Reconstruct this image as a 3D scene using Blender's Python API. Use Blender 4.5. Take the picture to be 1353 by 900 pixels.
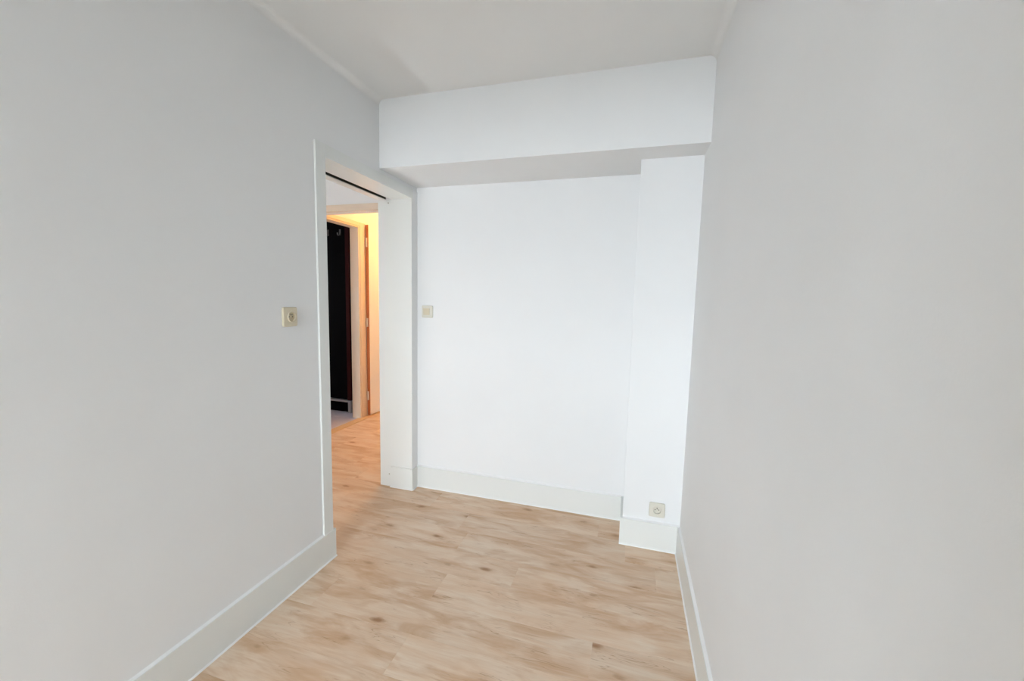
import bpy, bmesh, math, random
from mathutils import Matrix, Vector

for o in list(bpy.data.objects):
    bpy.data.objects.remove(o)
scene = bpy.context.scene
col = scene.collection

# ------------------------------------------------------------------ camera
cam_data = bpy.data.cameras.new('camera')
cam_data.sensor_fit = 'HORIZONTAL'
cam_data.sensor_width = 36.0
cam_data.lens = 535.29 * 36.0 / 1353.0
cam_data.clip_start = 0.02
cam = bpy.data.objects.new('camera', cam_data)
col.objects.link(cam)
R = ((0.95867807, -0.28002489, -0.05022369),
     (0.28355692, 0.95482606, 0.08889694),
     (0.02306153, -0.09946482, 0.9947738))
m = Matrix.Identity(4)
for i in range(3):
    m[i][0] = R[i][0]
    m[i][1] = R[i][2]
    m[i][2] = -R[i][1]
m.translation = Vector((1.4831, -2.6057, 1.4))
cam.matrix_world = m
scene.camera = cam

# ------------------------------------------------------------------ daylight, lamp light, exposure
YR = -5.20                               # rear (window) wall, behind the camera
WIN = (0.20, 1.08, 0.15, 2.25)           # window of this room: x0 x1 z0 z1
WINH = (-1.30, -0.70, 0.40, 2.20)        # window of the hall on the same facade
world = bpy.data.worlds.new('overcast_sky')
scene.world = world
world.use_nodes = True
wn = world.node_tree.nodes
wn.clear()
w_out = wn.new('ShaderNodeOutputWorld')
w_bg = wn.new('ShaderNodeBackground')
w_bg.inputs['Color'].default_value = (0.815, 0.915, 1.0, 1)
w_bg.inputs['Strength'].default_value = 33.0
world.node_tree.links.new(w_bg.outputs[0], w_out.inputs[0])

def portal(name, x0, x1, z0, z1):
    d = bpy.data.lights.new(name, 'AREA')
    d.shape = 'RECTANGLE'
    d.size = x1 - x0
    d.size_y = z1 - z0
    d.cycles.is_portal = True
    o = bpy.data.objects.new(name, d)
    o.location = ((x0 + x1) / 2, YR - 0.21, (z0 + z1) / 2)
    o.rotation_euler = (math.radians(90), 0, 0)
    col.objects.link(o)
def side_portal(name, x, y0, y1, z0, z1):
    d = bpy.data.lights.new(name, 'AREA')
    d.shape = 'RECTANGLE'
    d.size = z1 - z0
    d.size_y = y1 - y0
    d.cycles.is_portal = True
    o = bpy.data.objects.new(name, d)
    o.location = (x, (y0 + y1) / 2, (z0 + z1) / 2)
    o.rotation_euler = (0, math.radians(-90), 0)
    col.objects.link(o)
WIND = (0.35, 0.70, 1.20, 1.75)          # unseen window added to brighten the room beyond the hall: y0 y1 z0 z1
side_portal('added_window_daylight', -3.41, *WIND)
portal('window_daylight', *WIN)
portal('hall_window_daylight', *WINH)

vs = scene.view_settings
vs.view_transform = 'Standard'
vs.look = 'None'
vs.gamma = 1.0
vs.use_curve_mapping = False
vs.exposure = 0.15

# ------------------------------------------------------------------ measures (metres)
W, ZC = 1.8019, 2.5487                   # room width, ceiling height
DB, ZB = 0.435, 2.1616                   # beam depth, underside
XP, DP = 1.4915, 0.2605                  # pilaster left edge, depth
TC, CW = 0.012, 0.0643                   # casing thickness, width
HB, TB = 0.1574, 0.014                   # baseboard height, thickness
T = 0.259                                # thickness of the left wall
YN, YJ, ZH = -0.8977, -0.0741, 2.0726    # opening: near edge, far jamb, head
XH = -1.46                               # hall's far wall
YE = 2.9                                 # far end of the hall

# ------------------------------------------------------------------ materials
def new_mat(name):
    mt = bpy.data.materials.new(name)
    mt.use_nodes = True
    nt = mt.node_tree
    return mt, nt, nt.nodes['Principled BSDF']

def paint(name, colour, rough=0.6, bump=0.0, scale=180.0, var=0.02, spec=0.3):
    mt, nt, b = new_mat(name)
    n, l = nt.nodes, nt.links
    tc = n.new('ShaderNodeTexCoord')
    no = n.new('ShaderNodeTexNoise')
    no.inputs['Scale'].default_value = 3.0
    no.inputs['Detail'].default_value = 4.0
    l.new(tc.outputs['Object'], no.inputs['Vector'])
    mx = n.new('ShaderNodeMix')
    mx.data_type = 'RGBA'
    mx.inputs[6].default_value = (*[c * (1 - var) for c in colour], 1)
    mx.inputs[7].default_value = (*[min(1, c * (1 + var)) for c in colour], 1)
    l.new(no.outputs['Fac'], mx.inputs[0])
    l.new(mx.outputs[2], b.inputs['Base Color'])
    b.inputs['Roughness'].default_value = rough
    b.inputs['Specular IOR Level'].default_value = spec
    if bump:
        n2 = n.new('ShaderNodeTexNoise')
        n2.inputs['Scale'].default_value = scale
        n2.inputs['Detail'].default_value = 3.0
        l.new(tc.outputs['Object'], n2.inputs['Vector'])
        bp = n.new('ShaderNodeBump')
        bp.inputs['Strength'].default_value = bump
        bp.inputs['Distance'].default_value = 0.002
        l.new(n2.outputs['Fac'], bp.inputs['Height'])
        l.new(bp.outputs[0], b.inputs['Normal'])
    return mt

def plain(name, colour, rough=0.5, metal=0.0):
    mt, nt, b = new_mat(name)
    n, l = nt.nodes, nt.links
    tc = n.new('ShaderNodeTexCoord')
    no = n.new('ShaderNodeTexNoise')
    no.inputs['Scale'].default_value = 60.0
    l.new(tc.outputs['Object'], no.inputs['Vector'])
    mr = n.new('ShaderNodeMapRange')
    mr.inputs['To Min'].default_value = max(0.02, rough - 0.05)
    mr.inputs['To Max'].default_value = min(1, rough + 0.05)
    l.new(no.outputs['Fac'], mr.inputs['Value'])
    l.new(mr.outputs[0], b.inputs['Roughness'])
    b.inputs['Base Color'].default_value = (*colour, 1)
    b.inputs['Metallic'].default_value = metal
    return mt

WALL = paint('matt_white_wall_paint', (0.85, 0.85, 0.845), 0.65, 0.08)
CEIL = paint('matt_white_ceiling_paint', (0.84, 0.835, 0.82), 0.8, 0.05)
GLOSS = paint('satin_white_trim_paint', (0.81, 0.82, 0.79), 0.35, 0.0, spec=0.5)
BEAD = paint('white_sealant_and_fillet', (0.93, 0.93, 0.92), 0.4)
IVORY = paint('ivory_plastic', (0.70, 0.62, 0.46), 0.35, spec=0.5)
IVORY_W = paint('pale_ivory_plastic', (0.72, 0.69, 0.60), 0.35, spec=0.5)
DARKHOLE = plain('dark_contact', (0.05, 0.04, 0.03), 0.6)
PIN = plain('worn_nickel', (0.45, 0.42, 0.36), 0.35, 1.0)
TRACK = plain('black_track', (0.02, 0.018, 0.008), 0.4)
CREAM = paint('cream_paint', (0.87, 0.865, 0.85), 0.5)
FRAMEP = paint('aged_frame_paint', (0.76, 0.63, 0.50), 0.45)
EDGE = paint('bare_orange_wood', (0.48, 0.15, 0.05), 0.5, var=0.12)
STRIP = paint('pale_pine_strip', (0.70, 0.47, 0.24), 0.4, var=0.08)
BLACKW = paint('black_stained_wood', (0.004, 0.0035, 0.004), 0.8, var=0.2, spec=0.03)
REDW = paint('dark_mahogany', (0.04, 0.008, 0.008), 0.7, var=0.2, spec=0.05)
STEEL = plain('brushed_aluminium', (0.42, 0.40, 0.40), 0.45, 0.3)
HOOKM = plain('grey_hook_metal', (0.12, 0.11, 0.10), 0.5, 0.4)
TILEM = paint('lilac_grey_tile', (0.62, 0.58, 0.66), 0.35, var=0.06)
GROUT = paint('grey_grout', (0.45, 0.42, 0.45), 0.8)
GROUND = paint('grey_added_ground', (0.22, 0.22, 0.21), 0.9)

def wood(name):
    mt, nt, b = new_mat(name)
    n, l = nt.nodes, nt.links
    def math_(op, a=None, bb=None, v=None, clamp=False):
        nd = n.new('ShaderNodeMath')
        nd.operation = op
        nd.use_clamp = clamp
        if a is not None: l.new(a, nd.inputs[0])
        if bb is not None: l.new(bb, nd.inputs[1])
        if v is not None: nd.inputs[1].default_value = v
        return nd.outputs[0]
    def ramp(src, stops):
        r = n.new('ShaderNodeValToRGB')
        el = r.color_ramp.elements
        while len(el) < len(stops): el.new(0.5)
        for e, (p, c) in zip(el, stops):
            e.position = p
            e.color = (*c, 1) if isinstance(c, tuple) else (c, c, c, 1)
        l.new(src, r.inputs[0])
        return r.outputs[0]
    def mapping(vec, sc):
        mp = n.new('ShaderNodeMapping')
        mp.inputs['Scale'].default_value = sc
        l.new(vec, mp.inputs['Vector'])
        return mp.outputs[0]
    def noise(vec, scale, detail=4, rough=0.55, dist=0.0):
        nd = n.new('ShaderNodeTexNoise')
        nd.inputs['Scale'].default_value = scale
        nd.inputs['Detail'].default_value = detail
        nd.inputs['Roughness'].default_value = rough
        nd.inputs['Distortion'].default_value = dist
        l.new(vec, nd.inputs['Vector'])
        return nd.outputs['Fac']
    def mix(fac, a, c, blend='MIX', k=None):
        nd = n.new('ShaderNodeMix')
        nd.data_type = 'RGBA'
        nd.blend_type = blend
        if fac is not None: l.new(fac, nd.inputs[0])
        if k is not None: nd.inputs[0].default_value = k
        for s, i in ((a, 6), (c, 7)):
            if isinstance(s, tuple): nd.inputs[i].default_value = (*s, 1)
            else: l.new(s, nd.inputs[i])
        return nd.outputs[2]
    tc = n.new('ShaderNodeTexCoord')
    oi = n.new('ShaderNodeObjectInfo')
    cmb = n.new('ShaderNodeCombineXYZ')
    l.new(math_('MULTIPLY', oi.outputs['Random'], v=37.0), cmb.inputs[0])
    l.new(math_('MULTIPLY', oi.outputs['Random'], v=91.0), cmb.inputs[1])
    l.new(math_('MULTIPLY', oi.outputs['Random'], v=53.0), cmb.inputs[2])
    ad = n.new('ShaderNodeVectorMath')
    ad.operation = 'ADD'
    l.new(tc.outputs['Object'], ad.inputs[0])
    l.new(cmb.outputs[0], ad.inputs[1])
    P = ad.outputs[0]
    # long soft figure, fine fibre, cathedral rings
    fig = noise(mapping(P, (1.4, 9.0, 1.0)), 1.9, 5, 0.6, 0.8)
    fibre = noise(mapping(P, (3.0, 70.0, 1.0)), 3.0, 4, 0.6)
    rings_src = noise(mapping(P, (1.3, 6.0, 1.0)), 1.3, 1, 0.4)
    rings = math_('SINE', math_('MULTIPLY', rings_src, v=85.0))
    rings = math_('MULTIPLY', math_('ADD', rings, v=1.0), v=0.5)
    patch = noise(mapping(P, (1.6, 6.5, 1.0)), 1.7, 4, 0.6, 0.6)
    # knots
    kv = n.new('ShaderNodeTexVoronoi')
    kv.inputs['Scale'].default_value = 6.0
    l.new(mapping(P, (0.7, 1.7, 1.0)), kv.inputs['Vector'])
    wob = noise(mapping(P, (0.6, 1.0, 1.0)), 28.0, 3)
    kd = math_('ADD', kv.outputs['Distance'], math_('MULTIPLY', wob, v=0.24))
    sep = n.new('ShaderNodeSeparateColor')
    l.new(kv.outputs['Color'], sep.inputs[0])
    have = math_('GREATER_THAN', sep.outputs[0], v=0.22)
    core = math_('MULTIPLY', ramp(kd, [(0.16, 1.0), (0.29, 0.0)]), have)
    halo = math_('MULTIPLY', ramp(kd, [(0.17, 1.0), (0.50, 0.0)]), have)
    # cracks: thin dark lines that come and go
    ck = noise(mapping(P, (2.0, 22.0, 1.0)), 1.6, 2, 0.5, 0.8)
    ckl = ramp(ck, [(0.485, 0.0), (0.5, 1.0), (0.515, 0.0)])
    gate = ramp(noise(mapping(P, (2.0, 3.0, 1.0)), 3.0, 1), [(0.52, 0.0), (0.62, 1.0)])
    crack = math_('MULTIPLY', ckl, gate)
    light = (0.83, 0.675, 0.525)
    mid = (0.775, 0.565, 0.395)
    deep = (0.60, 0.355, 0.19)
    c = mix(ramp(fig, [(0.36, 0.0), (0.62, 1.0)]), light, mid)
    c = mix(math_('MULTIPLY', ramp(patch, [(0.48, 0.0), (0.68, 1.0)]), v=0.78), c, deep)
    rf = math_('MULTIPLY', math_('MULTIPLY', rings, ramp(patch, [(0.42, 0.0), (0.60, 1.0)])), v=0.22)
    c = mix(rf, c, deep)
    c = mix(math_('MULTIPLY', ramp(fibre, [(0.40, 0.0), (0.75, 1.0)]), v=0.26), c, deep)
    c = mix(math_('MULTIPLY', halo, v=0.62), c, deep)
    c = mix(math_('MULTIPLY', crack, v=0.60), c, (0.40, 0.20, 0.085))
    c = mix(math_('MULTIPLY', core, v=0.85), c, (0.36, 0.17, 0.07))
    tone = n.new('ShaderNodeMapRange')
    tone.inputs['To Min'].default_value = 0.95
    tone.inputs['To Max'].default_value = 1.03
    l.new(math_('FRACT', math_('MULTIPLY', oi.outputs['Random'], v=17.3)), tone.inputs['Value'])
    hsv = n.new('ShaderNodeHueSaturation')
    l.new(tone.outputs[0], hsv.inputs['Value'])
    l.new(c, hsv.inputs['Color'])
    l.new(hsv.outputs[0], b.inputs['Base Color'])
    rr = n.new('ShaderNodeMapRange')
    rr.inputs['To Min'].default_value = 0.42
    rr.inputs['To Max'].default_value = 0.55
    l.new(fibre, rr.inputs['Value'])
    l.new(rr.outputs[0], b.inputs['Roughness'])
    bp = n.new('ShaderNodeBump')
    bp.inputs['Strength'].default_value = 0.06
    bp.inputs['Distance'].default_value = 0.001
    l.new(fibre, bp.inputs['Height'])
    l.new(bp.outputs[0], b.inputs['Normal'])
    return mt
WOOD = wood('pale_oak_laminate')

def glass_mat():
    mt, nt, b = new_mat('window_glass')
    n, l = nt.nodes, nt.links
    tr = n.new('ShaderNodeBsdfTransparent')
    gl = n.new('ShaderNodeBsdfGlossy')
    gl.inputs['Roughness'].default_value = 0.02
    fr = n.new('ShaderNodeFresnel')
    fr.inputs['IOR'].default_value = 1.3
    mx = n.new('ShaderNodeMixShader')
    l.new(fr.outputs[0], mx.inputs[0])
    l.new(tr.outputs[0], mx.inputs[1])
    l.new(gl.outputs[0], mx.inputs[2])
    l.new(mx.outputs[0], n['Material Output'].inputs[0])
    return mt
GLASS = glass_mat()

# ------------------------------------------------------------------ helpers
def wloc(o):
    v = Vector(o.location)
    while o.parent:
        o = o.parent
        v += Vector(o.location)
    return v

def link_mesh(name, verts, faces, mat, parent=None, origin=(0, 0, 0), smooth=False):
    og = Vector(origin)
    me = bpy.data.meshes.new(name)
    me.from_pydata([tuple(Vector(v) - og) for v in verts], [], faces)
    bm = bmesh.new()
    bm.from_mesh(me)
    bmesh.ops.recalc_face_normals(bm, faces=bm.faces)
    bm.to_mesh(me)
    bm.free()
    me.materials.append(mat)
    if smooth:
        for p in me.polygons: p.use_smooth = True
    o = bpy.data.objects.new(name, me)
    col.objects.link(o)
    if parent:
        o.parent = parent
        o.location = og - wloc(parent)
    else:
        o.location = og
    return o

BOXF = [(0, 1, 3, 2), (4, 6, 7, 5), (0, 4, 5, 1), (2, 3, 7, 6), (0, 2, 6, 4), (1, 5, 7, 3)]
def box_vf(boxes):
    V, F = [], []
    for (x0, x1, y0, y1, z0, z1) in boxes:
        k = len(V)
        V += [(x, y, z) for x in (x0, x1) for y in (y0, y1) for z in (z0, z1)]
        F += [tuple(k + i for i in f) for f in BOXF]
    return V, F

def boxes(name, bl, mat, parent=None, bevel=0.0, seg=2):
    V, F = box_vf(bl)
    xs, ys, zs = zip(*V)
    og = ((min(xs) + max(xs)) / 2, (min(ys) + max(ys)) / 2, min(zs))
    o = link_mesh(name, V, F, mat, parent, og)
    if bevel:
        bm = bmesh.new()
        bm.from_mesh(o.data)
        bmesh.ops.bevel(bm, geom=list(bm.edges), offset=bevel, segments=seg, affect='EDGES', profile=0.5)
        bm.to_mesh(o.data)
        bm.free()
        for p in o.data.polygons: p.use_smooth = False
    return o

def box(name, x0, x1, y0, y1, z0, z1, mat, parent=None, bevel=0.0, seg=2):
    return boxes(name, [(x0, x1, y0, y1, z0, z1)], mat, parent, bevel, seg)

def prism(name, prof, p0, p1, mat, parent=None, smooth=False):
    """prof: list of 3-D points (closed section at p0 = offset zero); swept by p1 - p0."""
    d = Vector(p1) - Vector(p0)
    n = len(prof)
    V = [Vector(p) for p in prof] + [Vector(p) + d for p in prof]
    F = [tuple(range(n)), tuple(range(2 * n - 1, n - 1, -1))]
    F += [(i, (i + 1) % n, n + (i + 1) % n, n + i) for i in range(n)]
    c = sum(V, Vector()) / (2 * n)
    c.z = min(v.z for v in V)
    return link_mesh(name, V, F, mat, parent, c, smooth)

def tag(o, label, cat=None, group=None, kind=None):
    o['label'] = label
    if cat: o['category'] = cat
    if group: o['group'] = group
    if kind: o['kind'] = kind
    return o

def struct(o, label, cat):
    return tag(o, label, cat, None, 'structure')

def empty(name, loc):
    o = bpy.data.objects.new(name, None)
    o.empty_display_size = 0.1
    o.location = loc
    col.objects.link(o)
    return o

# ------------------------------------------------------------------ room shell
# left wall, thick, with the wide opening to the hall
wl = boxes('wall_left', [(-T, 0, YR, YN, 0, ZC), (-T, 0, YN, YJ, ZH + 0.06, ZC), (-T, 0, YJ, YE, 0, ZC)], WALL)
struct(wl, 'white painted left wall with the wide opening to the hall', 'wall')

# back wall, beam under the ceiling and pilaster in the right corner
wb = box('wall_back', 0, W, 0, 0.16, 0, ZC, WALL)
struct(wb, 'bright white back wall below the beam, with a pilaster at its right end', 'wall')
bm_ = box('beam', 0, W, -DB, 0, ZB, ZC, WALL, wb)
bm_['label'] = 'white boxed beam under the ceiling'
pl_ = box('pilaster', XP, W, -DP, 0, 0, ZB, WALL, wb)
pl_['label'] = 'white pilaster standing in the right corner under the beam'

wr = box('wall_right', W, W + 0.15, YR, 0.16, 0, ZC, WALL)
struct(wr, 'plain white painted right wall', 'wall')

def holed_wall(name, x0, x1, wins):
    bl = []
    x = x0
    for (a, b_, c, d) in sorted(wins):
        bl.append((x, a, YR - 0.2, YR, 0, ZC))
        bl.append((a, b_, YR - 0.2, YR, 0, c))
        bl.append((a, b_, YR - 0.2, YR, d, ZC))
        x = b_
    bl.append((x, x1, YR - 0.2, YR, 0, ZC))
    return boxes(name, bl, WALL)
wf = holed_wall('wall_rear', XH - 0.12, W + 0.15, [WIN, WINH])
struct(wf, 'white window wall at the near end of the room', 'wall')

wp = boxes('wall_added_partition', [(0, 0.20, -3.15, -3.0, 0, ZC), (1.42, W, -3.15, -3.0, 0, ZC), (0.20, 1.42, -3.15, -3.0, 2.18, ZC)], WALL)  # added out of view, keeps direct window light off the near side walls
struct(wp, 'unseen white partition added behind the viewer, its opening narrowing the window light', 'wall')

ce = box('ceiling', XH - 0.12, W + 0.15, YR - 0.2, YE, ZC, ZC + 0.12, CEIL)
struct(ce, 'plain white ceiling, warmer in tone than the walls', 'ceiling')

# plaster coves where the side walls meet the ceiling
def cove(name, side, label):
    r = 0.034
    x0, s = (0.0, 1) if side == 'left' else (W, -1)
    prof = [(x0 - s * 0.004, YR, ZC + 0.004), (x0 - s * 0.004, YR, ZC - r)]
    for i in range(9):
        a = math.pi - i * math.pi / 16
        prof.append((x0 + s * (r + r * math.cos(a)), YR, ZC - r + r * math.sin(a)))
    prof.append((x0 + s * r, YR, ZC + 0.004))
    o = prism(name, prof, (0, YR, 0), (0, -DB, 0), CEIL, None)
    return struct(o, label, 'trim')
cove('trim_1', 'left', 'small rounded plaster cove between left wall and ceiling')
cove('trim_2', 'right', 'small rounded plaster cove between right wall and ceiling')

# windows behind the camera, where the daylight comes in
def window(name, x0, x1, z0, z1, label):
    f = 0.05
    y0, y1 = YR - 0.14, YR - 0.08
    w = empty(name, ((x0 + x1) / 2, YR - 0.11, z0))
    struct(w, label, 'window')
    xm = (x0 + x1) / 2
    boxes('window_frame', [(x0, x0 + f, y0, y1, z0, z1), (x1 - f, x1, y0, y1, z0, z1),
                           (x0 + f, x1 - f, y0, y1, z0, z0 + f), (x0 + f, x1 - f, y0, y1, z1 - f, z1),
                           (xm - f / 2, xm + f / 2, y0, y1, z0 + f, z1 - f)], GLOSS, w)
    for a, b_ in ((x0 + f, xm - f / 2), (xm + f / 2, x1 - f)):
        box('pane', a, b_, YR - 0.113, YR - 0.109, z0 + f, z1 - f, GLASS, w)
    box('window_sill', x0 - 0.04, x1 + 0.04, YR - 0.08, YR + 0.05, z0 - 0.03, z0, GLOSS, w, 0.006)
window('window_1', *WIN, 'white two pane window behind the viewer')
window('window_2', *WINH, 'white two pane window at the near end of the hall')
gd = box('added_ground', -14, 14, -26, YR - 0.9, -3.2, -3.0, GROUND)  # ground added out of view, stops sky light rising to the ceiling
struct(gd, 'unseen grey ground added far below the windows to cut upward light', 'ground')

# ------------------------------------------------------------------ floor of laminate strips
fl = box('floor', XH + 0.06, W, YR, YE, -0.06, -0.009, WOOD)
struct(fl, 'pale oak laminate floor running across room and hall', 'floor')
random.seed(11)
SW = 0.1944
B0 = -0.0505
known = {1: [1.353], 2: [0.53], 3: [1.668], 4: [0.98], 5: [0.647], 6: [0.15, 1.396], 7: [0.66], 8: [1.28]}
def plank(x0, x1, y0, y1):
    g, c, z0 = 0.0001, 0.0004, -0.009
    a0, a1, b0, b1 = x0 + g, x1 - g, y0 + g, y1 - g
    V = [(a0, b0, z0), (a1, b0, z0), (a1, b1, z0), (a0, b1, z0),
         (a0, b0, -c), (a1, b0, -c), (a1, b1, -c), (a0, b1, -c),
         (a0 + c, b0 + c, 0), (a1 - c, b0 + c, 0), (a1 - c, b1 - c, 0), (a0 + c, b1 - c, 0)]
    F = [(0, 3, 2, 1), (8, 9, 10, 11)]
    for k in (0, 4):
        F += [(k + i, k + (i + 1) % 4, k + 4 + (i + 1) % 4, k + 4 + i) for i in range(4)]
    link_mesh('plank', V, F, WOOD, fl, ((x0 + x1) / 2, (y0 + y1) / 2, z0))
k = -8
while True:
    y1 = B0 - (k - 1) * SW
    y0 = y1 - SW
    if y1 < -3.0: break
    y0c = max(y0, YR)
    if y0 > -0.02:      xa, xb = XH + 0.06, -T + 0.02
    elif y1 < -1.35:    xa, xb = 0.0, W
    else:               xa, xb = XH + 0.06, W
    js = []
    for j in known.get(k, []): js.append(j)
    if js:
        x = min(js) - random.uniform(0.9, 1.25)
        while x > xa + 0.2:
            js.append(x); x -= random.uniform(0.9, 1.25)
        x = max(js) + random.uniform(0.9, 1.25)
    else:
        x = xa + random.uniform(0.25, 0.9)
    while x < xb - 0.1:
        js.append(x); x += random.uniform(0.9, 1.25)
    xs = [xa] + sorted(j for j in js if xa + 0.05 < j < xb - 0.05) + [xb]
    for a, b_ in zip(xs, xs[1:]): plank(a, b_, y0c, y1)
    k += 1

# ------------------------------------------------------------------ baseboards
def bead_x(parent, x0, x1, y, s):      # runs along X, fills the corner on the side s (-1 = towards the camera)
    r = 0.006
    prism('sealant_bead', [(x0, y, 0), (x0, y + s * r, 0), (x0, y + s * r * .7, r * .7), (x0, y, r)], (x0, 0, 0), (x1, 0, 0), BEAD, parent)
def bead_y(parent, x, y0, y1, s):
    r = 0.006
    prism('sealant_bead', [(x, y0, 0), (x + s * r, y0, 0), (x + s * r * .7, y0, r * .7), (x, y0, r)], (0, y0, 0), (0, y1, 0), BEAD, parent)
def cap_x(parent, x0, x1, y, s):  # whiter fillet along the baseboard top, paler than the board itself
    prism('top_fillet', [(x0, y, HB), (x0, y + s * TB * .8, HB), (x0, y + s * TB * .55, HB + 0.0015), (x0, y, HB + 0.005)], (x0, 0, 0), (x1, 0, 0), BEAD, parent)
def cap_y(parent, x, y0, y1, s):
    prism('top_fillet', [(x, y0, HB), (x + s * TB * .8, y0, HB), (x + s * TB * .55, y0, HB + 0.0015), (x, y0, HB + 0.005)], (0, y0, 0), (0, y1, 0), BEAD, parent)
BV = 0.0018
YBE = -0.8797
bl = box('baseboard_left', 0, TB, YR, YBE, 0, HB, GLOSS, None, BV)
struct(bl, 'tall white baseboard along the left wall, ending at the opening', 'baseboard')
bead_y(bl, TB, YR, YBE, 1)
cap_y(bl, 0, YR, YN - CW, 1)
bs = boxes('baseboard_jamb', [(0, TB, YJ - TB, -TB, 0, HB), (-0.170, 0, YJ - TB, YJ, 0, HB)], GLOSS, None)
struct(bs, 'short white baseboard wrapping the far jamb of the opening', 'baseboard')
bead_x(bs, -0.170, TB, YJ - TB, -1)
bead_y(bs, TB, YJ - TB, -TB, 1)
bb = box('baseboard_back', 0, XP - TB, -TB, 0, 0, HB, GLOSS, None, BV)
struct(bb, 'tall white baseboard along the back wall', 'baseboard')
bead_x(bb, TB, XP - TB, -TB, -1)
cap_x(bb, 0, XP - TB, 0, -1)
bp_ = boxes('baseboard_pilaster', [(XP - TB, XP, -DP, 0, 0, HB), (XP - TB, W - TB, -DP - TB, -DP, 0, HB)], GLOSS)
struct(bp_, 'tall white baseboard around the pilaster below the low socket', 'baseboard')
bead_x(bp_, XP - TB, W - TB, -DP - TB, -1)
br = box('baseboard_right', W - TB, W, YR, -DP, 0, HB, GLOSS, None, BV)
struct(br, 'tall white baseboard along the right wall', 'baseboard')
bead_y(br, W - TB, YR, -DP - TB, -1)
cap_y(br, W, YR, -DP - TB, -1)
cap_x(bp_, XP, W, -DP, -1)

# ------------------------------------------------------------------ opening with sliding-door track
d1 = empty('door_1', (-T / 2, (YN + YJ) / 2, 0))
struct(d1, 'white cased doorway to the hall with a black sliding door track overhead', 'doorway')
c1 = box('casing', 0, TC, YN - CW, YN, HB, ZH + CW - 0.003, GLOSS, d1, 0.0015)
c2 = box('casing', 0, TC, YN, YJ, ZH, ZH + CW - 0.003, GLOSS, d1)
c3 = box('casing', 0, 0.006, YJ, 0, HB, ZH + CW - 0.003, WALL, d1)
# head lining in two boards with the slot of the track between them
box('head_lining', -0.155, 0, YN, YJ, ZH, ZH + 0.06, GLOSS, d1)
box('head_lining', -T, -0.201, YN, YJ, ZH, ZH + 0.06, GLOSS, d1)
tr_ = boxes('track', [(-0.201, -0.155, YN, YJ, ZH + 0.048, ZH + 0.06), (-0.201, -0.198, YN, YJ, ZH + 0.004, ZH + 0.048),
                      (-0.158, -0.155, YN, YJ, ZH + 0.004, ZH + 0.048)], TRACK, d1)
tr_['label'] = 'black sliding door track'
jl = box('jamb_lining', -T, 0.006, YJ - 0.004, YJ, 0, ZH, GLOSS, d1)
def screw(x, z):
    V, F = [], []
    n = 12
    for yy, rr in ((YJ - 0.004, 0.005), (YJ - 0.0065, 0.0045), (YJ - 0.0072, 0.002)):
        V += [(x + rr * math.cos(2 * math.pi * i / n), yy, z + rr * math.sin(2 * math.pi * i / n)) for i in range(n)]
    for a in (0, n): F += [(a + i, a + (i + 1) % n, a + n + (i + 1) % n, a + n + i) for i in range(n)]
    F.append(tuple(range(2 * n, 3 * n)))
    link_mesh('screw_head', V, F, PIN, d1, (x, YJ - 0.004, z))
screw(-0.183, 0.094)
screw(-0.176, 2.050)

# ------------------------------------------------------------------ sockets and switch
def ring_loop(n, half, r=None, corner=0.006):
    pts = []
    for i in range(n):
        a = 2 * math.pi * (i + 0.5) / n
        c, s = math.cos(a), math.sin(a)
        if r is not None: pts.append((r * c, r * s))
        else:
            # rounded square by superellipse
            e = 16.0
            q = (abs(c) ** e + abs(s) ** e) ** (-1 / e)
            pts.append((half * q * c, half * q * s))
    return pts

def lathe_plate(name, rings, frame, mat, parent, cap=True, origin=(0, 0, 0), smooth=False):
    """rings: list of (points2d, depth); frame maps (u, v, d) to the world."""
    V, F = [], []
    n = len(rings[0][0])
    for pts, d in rings: V += [frame(u, v, d) for u, v in pts]
    for k_ in range(len(rings) - 1):
        F += [(k_ * n + i, k_ * n + (i + 1) % n, (k_ + 1) * n + (i + 1) % n, (k_ + 1) * n + i) for i in range(n)]
    if cap: F.append(tuple((len(rings) - 1) * n + i for i in range(n)))
    return link_mesh(name, V, F, mat, parent, origin, smooth)

def socket(loc, frame, hw, hh, depth, mat, label, shift=0.0, rim=0.002):
    N = 48
    root = empty('wall_socket', loc)
    tag(root, label, 'socket')
    def fr(u, v, d): return frame(u, v, d)
    def sq(s): return [(u * (hw + s), v * (hh + s)) for u, v in ring_loop(N, 1.0)]
    rr = 0.0205
    def circ(r): return [(u + shift, v) for u, v in ring_loop(N, 0, r)]
    lathe_plate('plate', [(sq(0), 0.0), (sq(0), depth - 0.003), (sq(-0.003), depth),
                          (circ(rr + 0.0045), depth), (circ(rr + 0.0025), depth + rim),
                          (circ(rr), depth + rim)], fr, mat, root, False, loc)
    lathe_plate('recess', [(circ(rr), depth + rim), (circ(rr - 0.001), 0.0025)], fr, mat, root, True, loc)
    def cyl(name, u0, v0, r, d0, d1, mt):
        n = 14
        u0 += shift
        c = [(u0 + r * math.cos(2 * math.pi * i / n), v0 + r * math.sin(2 * math.pi * i / n)) for i in range(n)]
        c2 = [(u0 + r * .6 * math.cos(2 * math.pi * i / n), v0 + r * .6 * math.sin(2 * math.pi * i / n)) for i in range(n)]
        lathe_plate(name, [(c, d0), (c, d1 - 0.0006), (c2, d1)], fr, mt, root, True, loc)
    cyl('earth_pin', 0, 0.0100, 0.0034, 0.0025, depth + 0.003, PIN)
    cyl('contact_hole', -0.0095, 0.0, 0.0027, 0.0025, 0.0036, DARKHOLE)
    cyl('contact_hole', 0.0095, 0.0, 0.0027, 0.0025, 0.0036, DARKHOLE)
    return root
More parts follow.
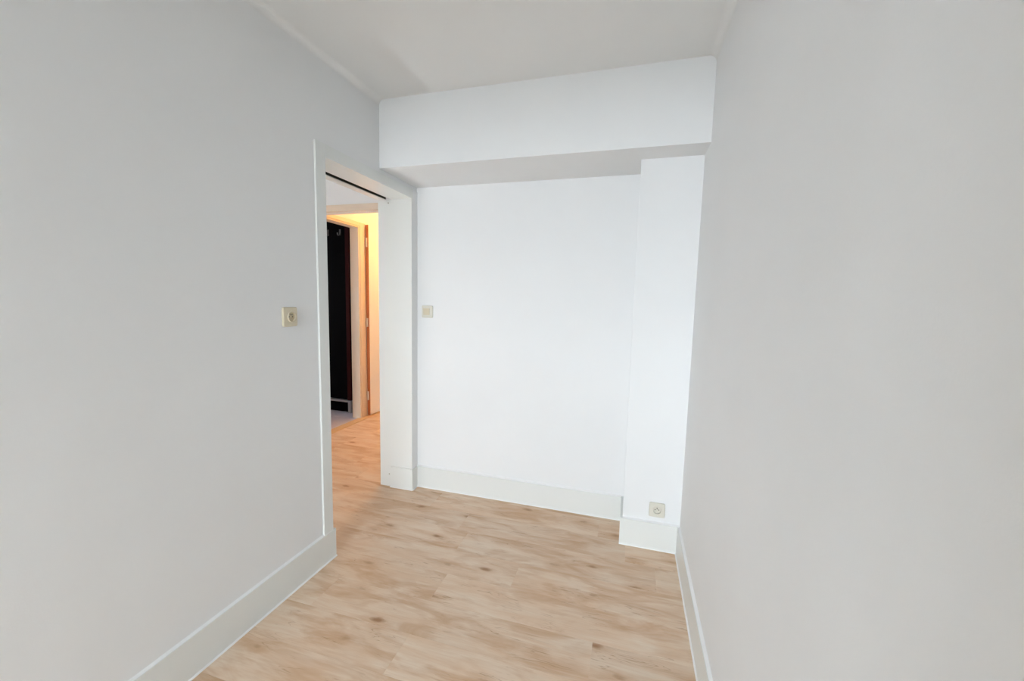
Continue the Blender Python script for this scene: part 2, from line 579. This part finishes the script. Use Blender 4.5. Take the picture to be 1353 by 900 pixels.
# on the left wall, beside the opening (outward normal +X)
L0 = (0.0, -1.134, 1.301)
socket(L0, lambda u, v, d: (L0[0] + d, L0[1] + u, L0[2] + v), 0.0400, 0.0435, 0.009, IVORY,
       'ivory square socket on the left wall at switch height beside the opening', 0.006, 0.004)
# on the pilaster just above the baseboard (outward normal -Y)
P0 = (1.676, -DP, 0.2345)
socket(P0, lambda u, v, d: (P0[0] + u, P0[1] - d, P0[2] + v), 0.0425, 0.0415, 0.011, IVORY_W,
       'pale ivory square socket low on the pilaster just above the baseboard')
# rocker switch on the back wall
S0 = (0.0875, 0.0, 1.304)
sw = tag(empty('light_switch', S0), 'ivory square light switch on the back wall near its left corner', 'switch')
sfr = lambda u, v, d: (S0[0] + u, S0[1] - d, S0[2] + v)
def sqr(h, ox=0.0): return [(u + ox, v) for u, v in ring_loop(48, h)]
lathe_plate('plate', [(sqr(0.0435), 0), (sqr(0.0435), 0.006), (sqr(0.0410), 0.009), (sqr(0.0255, -0.006), 0.009), (sqr(0.0250, -0.006), 0.005)],
            sfr, IVORY_W, sw, False, S0)
V, F = [], []
for (u, v, d) in [(-0.0305, -0.0245, 0.004), (0.0185, -0.0245, 0.004), (0.0185, 0.0245, 0.004), (-0.0305, 0.0245, 0.004),
                  (-0.0300, -0.0240, 0.0085), (0.0180, -0.0240, 0.0085), (0.0180, 0.0240, 0.0125), (-0.0300, 0.0240, 0.0125),
                  (0.0180, 0.0, 0.0095), (-0.0300, 0.0, 0.0095)]:
    V.append(sfr(u, v, d))
F = [(0, 1, 2, 3), (4, 5, 8, 9), (9, 8, 6, 7), (0, 1, 5, 4), (2, 3, 7, 6), (1, 2, 6, 8, 5), (3, 0, 4, 9, 7)]
rk = link_mesh('rocker', V, F, IVORY, sw, S0)

# ------------------------------------------------------------------ hall beyond the opening
ZD = 2.167                                # head of the hall doorway
Y0D, Y1D = 0.56, 1.295
wh = boxes('wall_hall', [(XH - 0.10, XH, YR, Y0D, 0, ZC), (XH - 0.10, XH, Y0D, Y1D, ZD, ZC), (XH - 0.10, XH, Y1D, YE, 0, ZC)], CREAM)
struct(wh, 'cream hall wall lit yellow beyond the opening', 'wall')
we = box('wall_hall_end', XH - 0.10, -T, YE, YE + 0.1, 0, ZC, CREAM)
struct(we, 'cream wall at the far end of the hall', 'wall')
# lintel across the hall with its head casing
YL = 0.46
ll = box('wall_lintel', XH, -T, YL, YL + 0.10, 2.135, ZC, WALL)
struct(ll, 'white lintel crossing the hall above the yellow light', 'wall')
box('head_casing', XH, -T, YL - 0.014, YL, 2.135, 2.192, FRAMEP, ll)
# doorway in the hall wall, its leaf folded back against the wall
d2 = empty('door_2', (XH - 0.05, (Y0D + Y1D) / 2, 0))
struct(d2, 'cream framed hall doorway with its door folded back flat against the wall', 'door')
boxes('casing', [(XH, XH + 0.014, Y1D + 0.012, 1.398, 0.006, 2.215)], FRAMEP, d2, 0.003)
boxes('casing', [(XH, XH + 0.014, Y0D - 0.09, Y1D + 0.012, ZD + 0.006, 2.215)], FRAMEP, d2, 0.003)
boxes('casing', [(XH, XH + 0.014, Y0D - 0.09, Y0D - 0.005, 0.006, ZD + 0.006)], FRAMEP, d2, 0.003)
box('jamb_lining', XH - 0.10, XH + 0.010, Y1D - 0.016, Y1D + 0.010, 0, ZD, FRAMEP, d2, 0.002)
box('jamb_lining', XH - 0.10, XH + 0.010, Y0D - 0.006, Y0D + 0.012, 0, ZD, FRAMEP, d2, 0.002)
box('head_lining', XH - 0.10, XH + 0.010, Y0D + 0.012, Y1D - 0.016, ZD - 0.012, ZD + 0.004, FRAMEP, d2, 0.002)
box('threshold', XH - 0.02, XH + 0.075, 0.2, YE, 0.0, 0.006, STRIP, d2, 0.002)
leaf = box('door_leaf', XH + 0.016, XH + 0.050, 1.405, 2.13, 0.014, 2.205, CREAM, d2)
box('door_edge', XH + 0.015, XH + 0.0505, 1.400, 1.405, 0.014, 2.205, EDGE, leaf)['label'] = 'bare orange wooden edge of the door'
for z in (2.010, 1.105, 0.245):
    n = 12
    V, F = [], []
    for zz in (z - 0.05, z + 0.05):
        V += [(XH + 0.030 + 0.010 * math.cos(2 * math.pi * i / n), 1.394 + 0.010 * math.sin(2 * math.pi * i / n), zz) for i in range(n)]
    F = [(i, (i + 1) % n, n + (i + 1) % n, n + i) for i in range(n)] + [tuple(range(n)), tuple(range(2 * n - 1, n - 1, -1))]
    h = link_mesh('hinge', V, F, FRAMEP, leaf, (XH + 0.030, 1.394, z - 0.05))
# warm ceiling lamp in the hall, above the lintel line
LP = (-0.70, 1.95, ZC)
lamp = empty('ceiling_lamp', LP)
tag(lamp, 'warm globe lamp on the hall ceiling behind the lintel', 'lamp')
def lathe(name, prof, c, mat, parent, n=24):
    V, F = [], []
    for r, z in prof:
        V += [(c[0] + r * math.cos(2 * math.pi * i / n), c[1] + r * math.sin(2 * math.pi * i / n), c[2] + z) for i in range(n)]
    for k_ in range(len(prof) - 1):
        F += [(k_ * n + i, k_ * n + (i + 1) % n, (k_ + 1) * n + (i + 1) % n, (k_ + 1) * n + i) for i in range(n)]
    return link_mesh(name, V, F, mat, parent, c, True)
lathe('ceiling_rose', [(0.002, 0.0), (0.05, 0.0), (0.05, -0.02), (0.012, -0.03), (0.012, -0.10), (0.002, -0.10)], LP, GLOSS, lamp)
em, ent, eb = new_mat('warm_globe_glass')
eb.inputs['Base Color'].default_value = (1, 0.85, 0.6, 1)
eb.inputs['Emission Color'].default_value = (1.0, 0.475, 0.135, 1)
eb.inputs['Emission Strength'].default_value = 255.0
lathe('globe', [(0.004, -0.095)] + [(0.06 * math.sin(a), -0.155 + 0.06 * math.cos(a)) for a in [math.pi * i / 12 for i in range(1, 12)]] + [(0.002, -0.215)],
      LP, em, lamp)

# ------------------------------------------------------------------ dark room behind the hall doorway
XD0, XD1 = -3.3, XH - 0.10
YD0, YD1 = 0.15, 1.56
fd = box('floor_tiled', XD0, XH - 0.02, YD0, YD1, -0.06, -0.012, GROUT)
struct(fd, 'lilac grey tiled floor of the dark room beyond the hall', 'floor')
tsz = 0.30
yy = YD1
while yy > YD0 + 0.01:
    xx = XH - 0.02
    while xx > XD0 + 0.05:
        x0 = max(xx - tsz, XD0)
        y0 = max(yy - tsz, YD0)
        box('tile', x0 + 0.002, xx - 0.002, y0 + 0.002, yy - 0.002, -0.012, 0.0, TILEM, fd, 0.001, 1)
        xx -= tsz
    yy -= tsz
wd = boxes('wall_dark_room', [(XD0, XD1, YD1, YD1 + 0.1, 0, ZC), (XD0, XD1, YD0 - 0.1, YD0, 0, ZC),
                              (XD0 - 0.1, XD0, YD0 - 0.1, WIND[0], 0, ZC), (XD0 - 0.1, XD0, WIND[1], YD1 + 0.1, 0, ZC),
                              (XD0 - 0.1, XD0, WIND[0], WIND[1], 0, WIND[2]), (XD0 - 0.1, XD0, WIND[0], WIND[1], WIND[3], ZC)], WALL)
struct(wd, 'walls of the unlit room beyond the hall doorway', 'wall')
cd = box('ceiling_dark_room', XD0 - 0.1, XD1, YD0 - 0.1, YD1 + 0.1, ZC, ZC + 0.1, WALL)
struct(cd, 'ceiling of the unlit room beyond the hall doorway', 'ceiling')

w3 = empty('window_added', (XD0 - 0.05, (WIND[0] + WIND[1]) / 2, WIND[2]))  # window added out of view to brighten the tiles
struct(w3, 'small unseen window added to bring daylight onto the tiled floor', 'window')
fx = 0.045
boxes('window_frame', [(XD0 - 0.08, XD0 - 0.03, WIND[0], WIND[0] + fx, WIND[2], WIND[3]), (XD0 - 0.08, XD0 - 0.03, WIND[1] - fx, WIND[1], WIND[2], WIND[3]),
                       (XD0 - 0.08, XD0 - 0.03, WIND[0] + fx, WIND[1] - fx, WIND[2], WIND[2] + fx), (XD0 - 0.08, XD0 - 0.03, WIND[0] + fx, WIND[1] - fx, WIND[3] - fx, WIND[3])], GLOSS, w3)
box('pane', XD0 - 0.057, XD0 - 0.053, WIND[0] + fx, WIND[1] - fx, WIND[2] + fx, WIND[3] - fx, GLASS, w3)

cs = empty('coat_stand', (-2.1, 1.46, 0))
tag(cs, 'black wooden coat stand with grey hooks and metal base in the dark room', 'coat stand')
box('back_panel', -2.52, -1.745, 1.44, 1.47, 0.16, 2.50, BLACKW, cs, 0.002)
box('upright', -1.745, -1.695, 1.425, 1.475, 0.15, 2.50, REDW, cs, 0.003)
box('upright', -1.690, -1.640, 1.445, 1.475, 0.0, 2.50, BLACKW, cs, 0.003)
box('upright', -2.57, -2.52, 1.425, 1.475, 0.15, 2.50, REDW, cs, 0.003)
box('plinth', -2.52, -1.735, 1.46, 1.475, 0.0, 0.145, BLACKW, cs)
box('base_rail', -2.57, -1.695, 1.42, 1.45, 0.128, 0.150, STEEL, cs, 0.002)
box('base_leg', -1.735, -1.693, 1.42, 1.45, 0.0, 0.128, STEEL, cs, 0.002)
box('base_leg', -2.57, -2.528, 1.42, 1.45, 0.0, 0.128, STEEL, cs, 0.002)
for x in (-1.815, -1.985, -2.155, -2.325):
    hk = box('hook_plate', x - 0.012, x + 0.012, 1.432, 1.44, 2.10, 2.17, HOOKM, cs, 0.002)
    pts = [(1.436, 2.115), (1.420, 2.100), (1.405, 2.098), (1.394, 2.106), (1.390, 2.122)]
    V, F = [], []
    for (y, z) in pts: V += [(x - 0.008, y, z - 0.006), (x + 0.008, y, z - 0.006), (x + 0.008, y, z + 0.006), (x - 0.008, y, z + 0.006)]
    for a in range(len(pts) - 1): F += [(a * 4 + i, a * 4 + (i + 1) % 4, a * 4 + 4 + (i + 1) % 4, a * 4 + 4 + i) for i in range(4)]
    F += [(0, 1, 2, 3), tuple(len(V) - 4 + i for i in range(4))]
    link_mesh('hook_arm', V, F, HOOKM, hk, (x, 1.436, 2.098))
